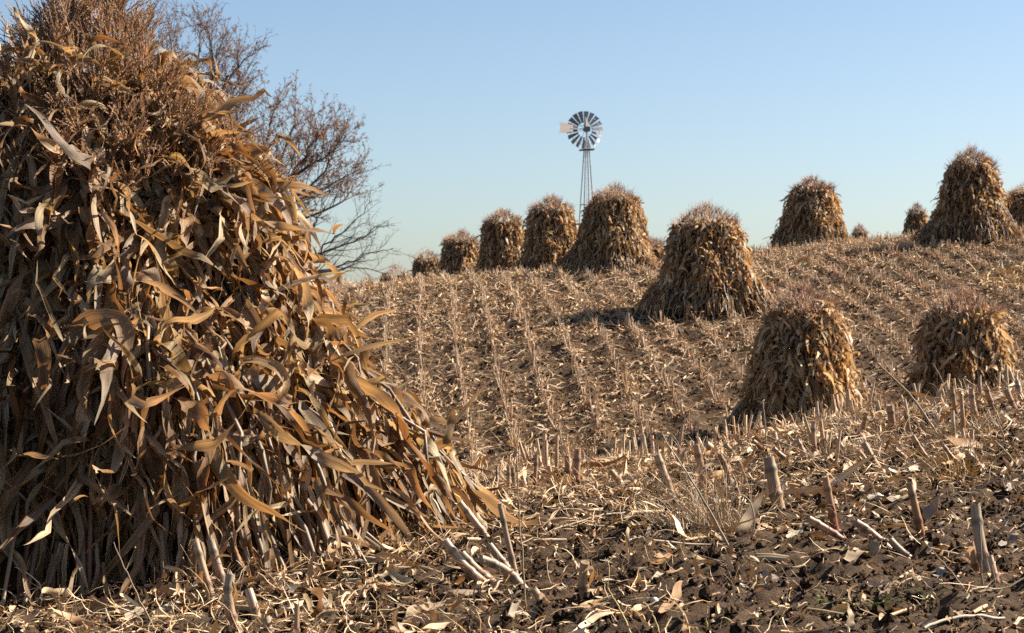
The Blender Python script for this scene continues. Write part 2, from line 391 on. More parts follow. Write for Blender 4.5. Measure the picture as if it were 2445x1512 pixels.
    if near:
        batch(int(f*.22), .10, .50, (.40, .85), (.022, .075), (.22, .50), (-1, -.8), (.2, .9), .18, wob=1.0, twist=1.3, ruf=.6, cr=.12)
        batch(int(f*.22), .22, .76, (.35, .80), (.020, .082), (.25, .60), (-1, -.6), (.6, 1.6), .28, wob=1.3, twist=1.8, ruf=.65, cr=.18)
        batch(int(f*.14), .40, .78, (.28, .62), (.020, .085), (.3, .70), (-.7, .0), (1.8, 3.5), .40, wob=1.9, twist=2.2, ruf=.65, kink=.5, p=pale, cr=.22)
        batch(int(f*.05), .25, .72, (.35, .70), (.045, .100), (.3, .7), (-.3, .5), (3, 5.5), .55, wob=2.0, twist=2.2, ruf=.45, kink=.7, p=pale)
        batch(int(f*.14), .15, .80, (.08, .28), (.016, .065), (.3, .9), (-.9, .3), (1, 3), .8, wob=3.0, twist=3.5, ruf=.6, kink=.5, cr=.25)
        batch(int(f*.13), .01, .30, (.25, .55), (.012, .042), (.1, .45), (-1, -.75), (.3, 1.2), .16, wob=1.0, twist=1.4, ruf=.35, kink=.1, cr=.08)
        batch(int(f*.065), .68, .90, (.18, .45), (.018, .050), (.2, .8), (-.3, 1.1), (1, 3.5), .4, wob=1.8, twist=2.0, ruf=.4, kink=.5, p=pale)
    else:
        batch(int(f*.26), .05, .60, (.25, .55), (.035, .075), (.0, .2), (-1, -.7), (1, 2), .16, wob=1.0, twist=1.2, ruf=.3, p=rust)
        batch(int(f*.24), .30, .95, (.20, .42), (.05, .10), (.1, .4), (-.9, .1), (2, 4), .40, wob=1.8, twist=2.2, ruf=.4, kink=.35)
        batch(int(f*.14), .30, .86, (.25, .50), (.05, .105), (.2, .6), (-.3, .5), (3, 6), .5, wob=2.0, twist=2.2, ruf=.4, kink=.6, p=pale)
        batch(int(f*.20), .15, .90, (.10, .26), (.04, .09), (.2, .7), (-.8, .4), (1, 4), .9, wob=3.0, twist=3.5, ruf=.5, kink=.4, p=pale)
        batch(int(f*.14), .01, .35, (.25, .55), (.03, .06), (.0, .35), (-.95, -.4), (1, 2.0), .22, wob=1.2, twist=1.4, ruf=.3, kink=.2)
    fin(m, 'leaves', mat)
    # tassels standing out of the top
    m = MB()
    n = ntas
    th = R(0, 2*math.pi, n); q = np.sqrt(R(0, 1, n)); h0 = H*((1.035 if near else 1.02) - (.30 if near else .16)*q**1.5 + R(-.13, .02, n))
    P0 = surf(th, np.clip(h0, 0, H), 1.0)
    ax = np.stack([np.full(n, cx+lx), np.full(n, cy+ly), P0[:, 2]], -1)
    P0 = ax + (P0-ax)*np.minimum(1, q*1.05)[:, None]; 
    er = np.stack([np.cos(th), np.sin(th), np.zeros(n)], -1)
    D0 = unit(er*(.15 + .75*q[:, None]**2*R(.2, 1.4, (n, 1))) + np.array([0, 0, 1.0]) + rng.normal(0, .16, (n, 3)))
    nb = 8 if near else 5
    tc = np.array([.48, .35, .25])*R(.6, 1.25, (n, 1))*hue*(1.0 if near else 1.2)
    SP, SD, SL, SC = [], [], [], []
    for b in range(nb):
        if b == 0: D, L, p0 = D0, R(.22, .36, n), P0
        else:
            D = unit(D0 + rng.normal(0, .33, (n, 3))); L = R(.12, .24, n); p0 = P0 + D0*R(.0, .09, (n, 1))
        s = np.linspace(0, 1, 5)
        sag = rng.normal(0, .10, (n, 1, 3)) + np.array([0, 0, -.12])
        P = p0[:, None] + D[:, None]*(L[:, None]*s[None])[..., None] + sag*(L[:, None]*s[None]**2)[..., None]
        rr = np.broadcast_to((.0034 if near else .0065)*(1 - .7*s)[None], (n, 5))
        tubes(m, P, rr, 3, tc)
        if near:
            ns = 22
            for z in range(ns):
                t_ = .12 + .86*z/ns + R(-.02, .02, n)
                k0 = np.clip((t_*4).astype(int), 0, 3); fr = (t_*4 - k0)[:, None]; ar = np.arange(n)
                SP.append(P[ar, k0]*(1-fr) + P[ar, k0+1]*fr); SD.append(unit(P[ar, k0+1]-P[ar, k0])); SC.append(tc)
    if near:
        SP, SD, SC = np.concatenate(SP), np.concatenate(SD), np.concatenate(SC); k = len(SP)
        v = unit(np.cross(SD, rng.normal(0, 1, (k, 3)))); tip = SP + unit(SD + v*.55)*R(.011, .020, (k, 1)); sw = np.cross(SD, v)*.0040
        V = np.stack([SP-sw, SP+sw, tip], 1).reshape(-1, 3)
        m.add(V, np.arange(3*k).reshape(-1, 3), np.repeat(SC*R(.8, 1.35, (k, 1)), 3, 0), np.repeat(rng.random((k, 2))*4, 3, 0))
    # leaf stubs and broken tips among the tassels
    fin(m, 'tassels', M_tassel)
    # twine tie
    if near:
        m = MB(); a = np.linspace(0, 2*math.pi, 80); hh = np.full(80, H*.60)
        tube(m, surf(a, hh + .02*np.sin(3*a), 1.02), .004, 5, (.42, .33, .2), cap=False)
        fin(m, 'twine', M_straw)
    return root

PB = [(0, 1.93), (.05, 1.76), (.135, 1.61), (.23, 1.44), (.335, 1.27), (.44, 1.09), (.52, .97), (.6, .88), (.69, .75), (.757, .62), (.876, .50), (.956, .47), (1.0, .34)]
def prof(R0, k=1.0, mid=.66, sh=.5):
    q = .07
    return [(0, R0-.05), (.12, R0*(.55+.45*(mid+.2))-q), (.3, R0*(mid+.10)-q), (.5, R0*mid-q), (.7, R0*(mid*.5+sh*.5)-q), (.85, R0*sh*1.0-q), (.93, R0*sh*.80-q), (1.0, R0*sh*.34-q*.5)]
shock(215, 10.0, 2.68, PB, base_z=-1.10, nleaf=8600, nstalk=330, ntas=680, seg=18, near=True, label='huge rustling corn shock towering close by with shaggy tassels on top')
# px centre, depth, tip y, base radius (m), mid, shoulder, leaves, label
SH = [
 (1915, 32, 696, 1.42, .58, .42, 2400, 'bushy corn shock half hidden behind the near stubble bank, left of its broad neighbour'),
 (2302, 34, 710, 1.14, .72, .54, 2400, 'broad round-topped corn shock behind the stubble bank, lowest on the right'),
 (1692, 44.2, 503, 1.58, .63, .46, 2400, 'wide-skirted corn shock alone on mid slope casting a long dark shadow'),
 (1462, 55, 450, 1.42, .66, .48, 2000, 'big corn shock on the crest directly in front of the windmill tower'),
 (2322, 55, 364, 1.46, .62, .42, 2000, 'tallest pointed corn shock on the crest at the right with a parted skirt'),
 (1940, 62, 432, 1.25, .74, .52, 1800, 'corn shock alone on the crest above the bushy shock behind the bank'),
 (1314, 62, 478, 1.16, .72, .60, 1500, 'corn shock on the crest just left of the one below the windmill'),
 (1203, 70, 508, .90, .88, .78, 1400, 'columnar flat-topped corn shock on the crest between two round-topped ones'),
 (1098, 75, 559, .92, .82, .72, 1200, 'medium round-topped corn shock on the crest beside the columnar one'),
 (1018, 85, 604, .80, .85, .75, 900, 'small dim corn shock on the crest second from the bare tree'),
 (946, 95, 640, 1.05, .85, .75, 700, 'low corn shock mostly sunk behind the crest nearest the bare tree'),
 (1552, 64, 578, .85, .80, .60, 800, 'corn shock peeking out behind the big one below the windmill'),
 (2455, 63, 447, 1.15, .75, .55, 1000, 'corn shock cut off by the right edge on the crest'),
 (2186, 85, 493, .68, .82, .62, 700, 'small distant corn shock just left of the tallest pointed one'),
 (2054, 110, 541, .60, .85, .70, 500, 'tiny distant corn shock peeping over the crest, smallest of all'),
]
for (px, d, tipy, R0, mid, sh, nl, lab) in SH:
    x = (px-CX)/FPX*d; bz = float(ground(np.array([x]), np.array([d]))[0])
    H = (CY - tipy)/FPX*d - bz
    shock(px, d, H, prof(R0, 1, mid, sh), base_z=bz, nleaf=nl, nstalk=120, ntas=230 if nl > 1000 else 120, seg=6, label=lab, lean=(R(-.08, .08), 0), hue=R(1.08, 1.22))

# ------------------------------------------------------------------ stubs of cut corn
STUBC = {'pale': ([.58, .46, .33], [.55, .40, .26]), 'red': ([.52, .36, .25], [.38, .10, .07]), 'rust': ([.52, .36, .22], [.50, .21, .10]),
         'grey': ([.52, .43, .33], [.48, .35, .24]), 'pink': ([.60, .46, .36], [.52, .27, .20]), 'brown': ([.40, .28, .17], [.30, .17, .10])}
STUBC = {k: (np.array(v[0])*[.64, .58, .50], np.array(v[1])*[.66, .57, .50]) for k, v in STUBC.items()}
def stub_mesh(m, base, top, dia, kind, split=False, sides=10):
    base = np.asarray(base, float); top = np.asarray(top, float)
    L = np.linalg.norm(top-base); ax = (top-base)/L
    n = 15; t = np.linspace(0, 1, n)
    bend = np.cross(ax, rng.normal(0, 1, 3))*L*R(-.06, .06)
    P = base - ax*.03 + (top-base+ax*.03)*t[:, None] + bend*np.sin(math.pi*t)[:, None]
    r = np.full(n, dia/2)*(1.12 - .22*t)
    nodes_ = [int(q) for q in ([5, 11] if L > .16 else [6])]
    k = R(0, 1)
    for q in nodes_: r[q] *= 1.22; r[q-1] *= .95
    c0, c1 = np.array(STUBC[kind][0]), np.array(STUBC[kind][1])
    sh = R(.85, 1.1)
    c = (c1 + (c0-c1)*np.clip(t*1.6-.15, 0, 1)[:, None])*sh
    for q in nodes_: c[q] *= .42
    c[nodes_[0]+1] = c[nodes_[0]+1]*.6 + np.array([.36, .12, .08])*.4
    tube(m, P, r, sides, c, v0=R(0, 20))
    # frayed fibres on the cut end
    nf = 7
    a = R(0, 6.28, nf); u = unit(np.cross(ax, [0.3, .9, .1])); v = np.cross(ax, u)
    Pf = P[-1] + (np.cos(a)[:, None]*u + np.sin(a)[:, None]*v)*r[-1]*.85
    ribbons(m, Pf - ax*.02, np.repeat(ax[None], nf, 0) + rng.normal(0, .12, (nf, 3)), unit(Pf-P[-1]), R(.02, .05, nf), R(.004, .010, nf), S=3, droop=0., wob=.4, twist=.2, fold=0, ruf=.1, C=np.repeat((c[-1]*1.1)[None], nf, 0), shape='blade')
    return P, r, ax
def sheath_mesh(m, P, r, ax, n=2):
    k = rng.integers(3, 9, n); a = R(0, 6.28, n)
    u = unit(np.cross(ax, [0.3, .9, .1])); v = np.cross(ax, u)
    e = np.cos(a)[:, None]*u + np.sin(a)[:, None]*v
    ribbons(m, P[k] + e*r[k][:, None]*1.05, ax + e*.25, e, R(.08, .2, n), R(.018, .032, n), S=7, droop=R(.5, 4, n), wob=1.2, twist=1.0, fold=.4, ruf=.25, C=leafcol(n))
# base x,y  top x,y  diameter (all in picture pixels, turned into metres on the ground)  colour  label
ST = [
 (1860,1232,1836,1092,36,'pale','thick split pale stub with a dark base, the fattest on the bank'),
 (1994,1272,1968,1137,20,'red','red-based stub with a ringed joint and a kinked foot beside the thick split one'),
 (2200,1294,2171,1152,22,'rust','tall orange-pink jointed stub standing alone behind the pale flat leaf'),
 (2362,1382,2335,1207,32,'grey','bulky grey stub with a bleached white cut top near the right edge'),
 (2330,1356,2312,1292,20,'red','short reddish stub leaning against the bulky grey one'),
 (2378,1408,2368,1330,17,'pink','slim pink stub in front of the bulky grey one'),
 (2012,1292,1930,1238,24,'red','reddish stub toppled on its side left of the kinked one'),
 (2120,1324,2042,1246,26,'red','toppled jointed stub with a crimson foot, in front of the orange-pink one'),
 (2186,1336,2130,1292,20,'grey','grey toppled stub at the foot of the orange-pink one'),
 (1402,1438,1396,1338,30,'pale','pale fibrous stub with a torn crown standing on bare soil'),
 (1236,1392,1193,1202,15,'grey','tall slim tan stub leaning left beside the big shock'),
 (1166,1308,1098,1200,18,'pale','tall yellowish stub slanting out of the flattened clump by the shock'),
 (1152,1402,1062,1292,26,'pale','flattened stub, topmost of the clump beside the shock foot'),
 (1246,1424,1148,1332,28,'grey','thick flattened stub in the middle of the clump beside the shock foot'),
 (1176,1392,1102,1322,24,'pale','short flattened stub lowest in the clump beside the shock foot'),
 (1212,1372,1168,1300,22,'grey','half raised stub at the back of the clump beside the shock foot'),
 (1306,1466,1272,1402,24,'grey','short grey stub between the clump and the pale fibrous one'),
 (508,1448,464,1288,24,'pale','long pale stub slanting in front of the dark shock foot'),
 (538,1420,500,1290,26,'grey','grey stub leaning behind the long slanting pale one'),
 (572,1520,552,1370,30,'grey','tall grey stub at the lower edge in front of the big shock'),
 (612,1476,592,1410,28,'pale','broken stub with jagged top behind the square cut one'),
 (640,1530,632,1472,34,'grey','square cut thick stub at the very bottom edge'),
 (712,1530,707,1446,15,'rust','thin ochre stub standing alone at the bottom edge'),
 (1686,1166,1661,1061,22,'red','pale topped stub with a dark red foot in the grass tuft'),
 (1740,1158,1719,1087,16,'brown','square brown shaded stub right of the grass tuft'),
 (1600,1190,1568,1085,25,'grey','rough grey stub leaning left at the left of the grass tuft'),
 (1716,1096,1684,1059,20,'pale','short fallen pale stub behind the brown shaded one'),
 (1760,1092,1730,1061,18,'pale','stubby tilted pale stub on the crest behind the split one'),
 (1759,1078,1759,1036,11,'pink','tiny upright pink stub against the shadow of the bushy shock'),
 (1824,1092,1796,1061,15,'red','tilted reddish stub on the bank in front of the bushy shock foot'),
 (1854,1068,1852,1032,12,'pink','tiny upright stub right behind the thick split one'),
 (1880,1070,1875,1042,13,'rust','tiny rust stub second behind the thick split one'),
 (1926,1108,1900,1047,13,'pink','slender pale pink stub leaning left among fine stems'),
 (1914,1058,1911,1033,10,'pale','smallest pale stub at the foot of the bushy shock'),
 (1949,1100,1941,1004,13,'pink','tall straight shiny pink stub in front of the bushy shock'),
 (1978,1090,1967,1047,11,'brown','short brown stub just right of the tall shiny pink one'),
 (2019,1090,1997,1047,15,'pale','twin-edged pale stub leaning left below the bushy shock'),
 (1886,1110,1846,1070,14,'red','toppled reddish stub between the split one and the slender pink one'),
 (2092,1116,2060,1055,19,'grey','grey leaning stub with a dark curled leaf at its side'),
 (2058,1044,2065,983,12,'rust','orange stub tilting right below the sunny side of the bushy shock'),
 (2131,1030,2121,966,20,'pink','stout pinkish stub with a shiny white right edge'),
 (2171,1042,2157,978,12,'pale','pointed pale stub right of the stout pinkish one'),
 (2174,1024,2175,994,10,'pink','short pink stub behind the pointed pale one'),
 (2226,1112,2179,1040,13,'rust','long slanting rust stub crossed by a dry stem'),
 (2268,990,2263,928,11,'pale','white shiny slim stub below the round-topped shock'),
 (2286,1010,2275,924,13,'rust','tall orange stub right beside the white shiny slim one'),
 (2312,974,2291,934,11,'rust','small slanting rust stub between two tall ones'),
 (2335,1014,2319,926,15,'pink','tall jointed pink stub under the right flank of the round-topped shock'),
 (2372,992,2349,918,14,'pink','shiny pink leaning stub second in from the right edge of the bank'),
 (2421,990,2397,926,17,'pink','thick pink jointed stub near the right edge of the bank'),
 (2446,966,2433,910,15,'pink','pink stub cut by the right edge of the picture'),
 (2350,1130,2315,1084,19,'grey','smooth grey leaning stub below the golden tuft'),
 (2298,1116,2251,1058,11,'red','thin red-footed slanting stub right of the golden tuft'),
 (2158,1100,2134,1074,13,'pale','short tilted stub left of the golden tuft'),
 (1184,1174,1187,1115,9,'red','thin dark red stub at the left end of the near bank'),
 (1214,1182,1214,1114,12,'grey','dark upright stub behind the tall weed stem'),
 (1231,1178,1223,1114,12,'pale','pale stub touching the tall weed stem'),
 (1257,1174,1247,1138,14,'pale','short blunt pale stub just right of the tall weed stem'),
 (1273,1174,1281,1086,12,'rust','tall stub with pale top and orange foot on the left bank'),
 (1297,1160,1284,1128,13,'grey','short grey stub leaning on the orange footed one'),
 (1329,1177,1316,1148,15,'pale','stumpy pale stub with a cut face between the orange footed and crimson ones'),
 (1356,1154,1354,1086,17,'pink','faded pink stub pressed against the bright crimson one'),
 (1373,1178,1379,1072,22,'red','bright crimson stub with a ragged top, reddest of all'),
 (1427,1174,1405,1129,15,'pale','leaning pale stub right of the bright crimson one'),
 (1486,1178,1460,1126,17,'pale','twin pale leaning stub left of the small grass tuft'),
 (1137,1174,1130,1134,11,'grey','small grey stub at the tip of the big shock skirt'),
]
NEARSTUB = []
for q, (bx, by, tx, ty, dia, kind, lab) in enumerate(ST):
    b = hit(bx, by); d = b[1]; s = d/FPX
    # a toppled stub also lies partly along the depth direction
    top = np.array([(tx-CX)*s, d + R(-.05, .05), (CY-ty)*s])
    if top[2] < b[2] + .05: top[2] = b[2] + .05
    NEARSTUB.append(b)
    m = MB(); P, r, ax = stub_mesh(m, b, top, dia*s*(.92 if dia < 22 else .82), kind)
    o = m.build('corn_stub', M_stalk, origin=b); tag(o, lab, 'corn stub', 'cut corn stubs on the near bank')
    if dia > 13 and q % 5 != 0:
        m = MB(); sheath_mesh(m, P, r, ax, 1)
        l = m.build('leaf_sheath', M_leaf, origin=b); l.location = (0, 0, 0); l.parent = o

# stubble rows over the rest of the field
rows = np.arange(-22, 32)*ROW + .12
SX, SY = [], []
for x0 in rows:
    y = 10.9
    while y < 100:
        y += R(.08, .19) if y < 64 else R(.3, .6)
        SX.append(x0 - .05*y + rng.normal(0, .022) + .04*math.sin(y*.4 + x0)); SY.append(y)
SX, SY = np.array(SX), np.array(SY)
u = (SX/SY)*FPX + CX
ok = (u > 650) & (u < 2650) & ((SY > 13.3) | ((R(0, 1, len(SY)) < .42) & (u > 1080))) & (R(0, 1, len(SY)) < .90)
for (px, d, *_r) in SH: ok &= np.hypot(SX-(px-CX)/FPX*d, SY-d) > _r[1]*.85
SX, SY, u = SX[ok], SY[ok], u[ok]
SZ = gz(SX, SY); vy = CY - FPX*SZ/SY
n = len(SX)
Hs = R(.10, .30, n)*np.where(R(0, 1, n) < .2, .6, 1)*np.where(SY < 20, .9, 1); dirs = unit(np.array([0, 0, 1.0]) + rng.normal(0, .17, (n, 3)))
kinds = rng.choice(6, n, p=[.5, .06, .1, .12, .16, .06]); kk = list(STUBC)
def stub_arrays(m, idx, sides, br=1.35):
    B = np.stack([SX[idx], SY[idx], SZ[idx]-.02], -1); t = np.array([0, .33, .36, .7, 1.0])
    P = B[:, None] + dirs[idx][:, None]*((Hs[idx]+.02)[:, None]*t[None])[..., None]
    r = R(.009, .014, len(idx))[:, None]*np.array([1.1, 1, 1.25, .95, .9])[None]
    c0 = np.array([STUBC[kk[q]][0] for q in kinds[idx]]); c1 = np.array([STUBC[kk[q]][1] for q in kinds[idx]])
    c = c1[:, None] + (c0-c1)[:, None]*np.clip(t*1.5, 0, 1)[None, :, None]
    tubes(m, P, r, sides, c*R(.8, 1.1, (len(idx), 1, 1))*br)
# hidden by the bank?
def bank_y(c): return np.interp(c, [700, 1150, 1500, 1850, 2050, 2250, 2445], [1200, 1185, 1150, 1062, 1010, 975, 945])
vis = (SY > 22) & (u > 860) & (u < 2440) & (vy - Hs*FPX/SY < bank_y(u))
nearc = np.where((SY < 13.6) & (u > 1080) & (u < 2440))[0][:125]
cand = np.where(vis)[0]; cand = np.concatenate([nearc, cand[np.argsort(SY[cand])][:230-len(nearc)]])
def region(c, y):
    if y < 14: return 'short cut corn stalk standing in the dead grass along the bank crest'
    if c < 1250: return 'short cut corn stalk in the slope rows between the huge shock and the crimson stub'
    if c < 1560: return 'short cut corn stalk in the slope rows above the crimson stub'
    if c < 1800: return 'short cut corn stalk in the rows below the wide-skirted shock'
    if c < 2140: return 'short cut corn stalk in the rows close by the bushy shock'
    return 'short cut corn stalk in the rows close by the broad round-topped shock'
for q in cand:
    m = MB(); stub_arrays(m, np.array([q]), 6)
    o = m.build('corn_stub', M_stalk, origin=(SX[q], SY[q], SZ[q]))
    tag(o, region(u[q], SY[q]), 'corn stub', region(u[q], SY[q]).replace('short cut corn stalk', 'cut corn stalks'))
rest = np.setdiff1d(np.arange(n), cand)
m = MB(); stub_arrays(m, rest, 5, 1.75)
tag(m.build('stubble_rows', M_stalk), 'pale cut corn stalks in long rows running up the hillside', 'stubble', kind='stuff')

# ------------------------------------------------------------------ litter of husks, leaves and straw on the soil
def scatter(m, n, ylo, yhi, ulo, uhi, L, W, seg, wob, pal_p, lift=.012, dens=None, shape='scrap', power=1.0, dark=1.0):
    # uniform on the ground area of the view wedge
    y = np.sqrt(R(ylo**2, yhi**2, n)) if power == 1 else ylo*(yhi/ylo)**R(0, 1, n)
    c = R(ulo, uhi, n); x = (c-CX)/FPX*y
    if dens is not None:
        k = dens(x, y, c); x, y = x[k], y[k]
    n = len(x)
    a = R(0, 6.28, n)
    P = np.stack([x, y, gz(x, y) + R(.2, 1.4, n)*lift], -1)
    D = np.stack([np.cos(a), np.sin(a), rng.normal(.05, .16, n)], -1)
    Nn = np.array([0, 0, 1.0]) + rng.normal(0, .5, (n, 3))
    def keep(Q):
        Q = Q.copy(); Q[:, 2] = np.maximum(Q[:, 2], gz(Q[:, 0], Q[:, 1]) + .004); return Q
    ribbons(m, P, D, Nn, R(L[0], L[1], n), R(W[0], W[1], n), S=seg, droop=.5, wob=wob, twist=1.5, fold=.3, ruf=.35, C=leafcol(n, p=pal_p)*dark*np.array([1.0, .98, .98]), keep=keep, shape=shape)
lp = (.30, .42, .14, .04, .01, .09)
m = MB()
def field_d(x, y, c): return .9*vnoise(x, y, .5) + .7*vnoise(x, y*.45, 1.6) + .25*np.cos(2*math.pi*(x-.12+.05*y)/ROW) > R(-.34, .42, len(x))
scatter(m, 150000, 22, 72, 700, 2560, (.05, .22), (.010, .036), 3, 1.6, lp, lift=.04, dens=field_d, dark=1.40)
scatter(m, 48000, 22, 68, 800, 2500, (.15, .5), (.006, .014), 3, 1.0, lp, lift=.05, dark=1.3)
tag(m.build('corn_litter', M_litter), 'bleached husks and leaf scraps strewn over the hillside soil', 'crop litter', kind='stuff')
m = MB()
def bank_d(x, y, c):
    a = np.clip((y - 8.6)/3.2, 0, 1)
    a = np.maximum(a, np.clip((1300-c)/500, 0, 1)*.8)
    return R(0, 1, len(x)) < .22 + .78*a
scatter(m, 7500, 6.0, 14.2, -100, 2600, (.03, .17), (.005, .026), 6, 2.2, lp, lift=.02, dens=bank_d, dark=1.15)
scatter(m, 560, 6.0, 14.0, -100, 2600, (.12, .40), (.020, .055), 10, 1.6, lp, lift=.03, dens=bank_d, shape='leaf', dark=1.3)
scatter(m, 25000, 6.0, 14.2, -100, 2600, (.05, .24), (.0018, .0045), 5, 1.8, (.55, .3, .05, .02, .0, .08), lift=.03, dens=bank_d, dark=1.4)
scatter(m, 6000, 6.0, 13.0, -100, 2600, (.015, .06), (.004, .014), 3, 1.6, lp, lift=.01, dark=1.15)
# broken bits of stalk lying about
n = 900; y = np.sqrt(R(6.0**2, 13.6**2, n)); c = R(-50, 2560, n); x = (c-CX)/FPX*y; k = bank_d(x, y, c); x, y = x[k], y[k]; n = len(x)
a = R(0, 6.28, n); L = R(.04, .22, n); t = np.linspace(-.5, .5, 5)
P = np.stack([x, y, gz(x, y) + .012], -1)[:, None] + np.stack([np.cos(a), np.sin(a), R(-.06, .22, n)], -1)[:, None]*(L[:, None]*t[None])[..., None]
tubes(m, P, R(.004, .012, n)[:, None]*np.array([.8, 1, 1.15, .95, .8])[None], 6, leafcol(n, p=lp)*1.2)
tag(m.build('husk_litter', M_litter), 'dry husk scraps and straw lying thick on the near bank', 'crop litter', kind='stuff')

# clods of soil
m = MB(); n = 15000
y = np.sqrt(R(5.8**2, 13.4**2, n)); c = R(-50, 2550, n); x = (c-CX)/FPX*y
ic = np.array([[1,0,0],[-1,0,0],[0,1,0],[0,-1,0],[0,0,1],[0,0,-1],[.6,.6,.6],[-.6,.6,.6],[.6,-.6,.6],[-.6,-.6,.6],[.6,.6,-.6],[-.6,.6,-.6],[.6,-.6,-.6],[-.6,-.6,-.6]], float)
fc = []
for sx, a in ((1, 0), (-1, 1)):
    for sy, b in ((1, 2), (-1, 3)):
        for sz, c3 in ((1, 4), (-1, 5)):
            k = [q for q in range(6, 14) if np.allclose(np.sign(ic[q]), [sx, sy, sz])][0]
            fc += [[a, b, k], [b, c3, k], [c3, a, k]]
fc = np.array(fc)
sz = R(.004, .013, n)*np.where(R(0, 1, n) < .14, 2.6, 1)
V = ic[None]*R(.6, 1.3, (n, 14, 1))*sz[:, None, None]*R(.7, 1.2, (n, 1, 3)) + np.stack([x, y, gz(x, y)+sz*.3], -1)[:, None]
m.add(V.reshape(-1, 3), (np.arange(n)[:, None, None]*14 + fc[None]).reshape(-1, 3))
n = 26000; y = np.sqrt(R(22**2, 60**2, n)); c = R(760, 2500, n); x = (c-CX)/FPX*y; sz = R(.015, .045, n)
V = ic[None]*R(.6, 1.3, (n, 14, 1))*sz[:, None, None]*R(.7, 1.2, (n, 1, 3)) + np.stack([x, y, gz(x, y)+sz*.2], -1)[:, None]
m.add(V.reshape(-1, 3), (np.arange(n)[:, None, None]*14 + fc[None]).reshape(-1, 3))
tag(m.build('soil_crumbs', M_soil), 'crumbly dark clods of soil on the bank and between the rows', 'soil', kind='stuff')

# ------------------------------------------------------------------ fallen leaves one can pick out: start x,y  end x,y  width px  lift  label
FL = [
 (1765,1290,1815,1165,30,.6,'mottled yellow-brown leaf propped upright left of the thick split stub'),
 (2075,1232,2185,1200,30,.1,'flat bleached leaf lying behind the tall orange-pink stub'),
 (2205,1262,2262,1200,30,.5,'broad curled grey-pink leaf right of the tall orange-pink stub'),
 (2020,1362,2150,1318,42,.2,'long tan leaf with fine veins below the toppled crimson-footed stub'),
 (2030,1520,2042,1458,26,.9,'narrow leaf blade standing upright at the bottom edge'),
 (1830,1425,1838,1368,16,.9,'small pale upturned scrap standing on bare soil'),
 (1845,1375,1880,1410,18,.3,'small grey folded scrap beside the upturned one'),
 (1560,1400,1660,1345,22,.1,'slim bleached leaf slanting across bare soil'),
 (1440,1402,1560,1368,18,.1,'thin pale leaf pointing right from the pale fibrous stub'),
 (668,1422,850,1452,40,.1,'long flat grey leaf lying in front of the big shock'),
 (755,1500,830,1520,60,.5,'thick curled pale leaf at the bottom edge below the flat grey one'),
 (962,1500,1085,1425,36,.3,'long curved tan leaf below the flattened clump'),
 (300,1490,470,1440,34,.3,'cream leaf lying in the sun at the shadowed shock foot'),
 (225,1460,345,1470,34,.1,'grey leaf lying in shade by the shock foot'),
 (185,1500,260,1450,40,.5,'rust brown bent leaf at the lower left'),
 (20,1505,120,1485,36,.2,'tan leaf tip in the lower left corner'),
 (1200,1500,1370,1400,20,.1,'bleached strip of leaf below the pale fibrous stub'),
 (1215,1512,1390,1440,18,.1,'second bleached strip alongside the longer one'),
 (1395,1180,1450,1130,26,.4,'brown curled leaf between the crimson and twin pale stubs'),
 (1500,1315,1560,1290,14,.1,'small pale scrap halfway up the bare soil'),
 (2140,1268,2180,1240,34,.3,'grey folded leaf in front of the flat bleached one'),
 (2390,1330,2445,1290,30,.3,'tan curved leaf right of the bulky grey stub'),
 (2400,1195,2445,1185,26,.2,'greyish leaf at the right edge halfway up the bank'),
 (1340,1415,1290,1380,24,.3,'rust edged leaf lying over the short grey stub'),
 (640,1400,760,1370,26,.2,'cream leaf at the sunny foot of the big shock'),
 (840,1330,935,1280,26,.2,'pale broken leaf at the right foot of the big shock'),
 (1640,1240,1700,1260,20,.3,'pale scrap at the foot of the grass tuft'),
 (1880,1300,1960,1270,22,.2,'cream leaf beside the toppled reddish stub'),
 (2230,1395,2330,1350,18,.15,'pale strip lying left of the bulky grey stub'),
 (2130,1410,2100,1450,16,.4,'small curled scrap near the green weeds'),
]
for (x0, y0, x1, y1, wd, lift, lab) in FL:
    a = hit(x0, y0); d = a[1]; s = d/FPX
    Lm = math.hypot(x1-x0, (y1-y0))*s
    dx = (x1-x0)*s; dz = (y0-y1)*s
    if lift < .45:                                         # lies on the ground: the image rise is mostly depth
        e = hit(x1, y1); D = e - a; Lm = min(np.linalg.norm(D), .75); D = D/np.linalg.norm(D) + np.array([0, 0, lift*.15 - .05])
        Nn = np.array([[0, -.55, 1.0]])
    else:
        D = np.array([dx, R(-.3, .3)*Lm, dz]); Nn = np.array([[R(-.4, .4), -1.0, .3]])
    m = MB()
    def keep(Q):
        Q = Q.copy(); Q[:, 2] = np.maximum(Q[:, 2], gz(Q[:, 0], Q[:, 1]) + .012); return Q
    grey = 'grey' in lab; rusty = 'rust' in lab or ('brown' in lab and 'mottled' not in lab)
    c = np.array([[.34, .28, .22]]) if grey else np.array([[.32, .19, .09]]) if rusty else np.array([[.50, .40, .28]]) if ('pale' in lab or 'bleach' in lab or 'cream' in lab) else np.array([[.42, .31, .19]])
    c = c*.72
    ribbons(m, a[None] + [[0, 0, .015]], D[None], Nn, np.array([Lm]), np.array([wd*s]), S=16, droop=np.array([1.2 if lift < .45 else lift*.6]), wob=.8, twist=.7, fold=.3, ruf=.3, C=c, keep=keep)
    tag(m.build('fallen_leaf', M_litter, origin=a), lab, 'dry leaf', 'fallen corn leaves on the bank')

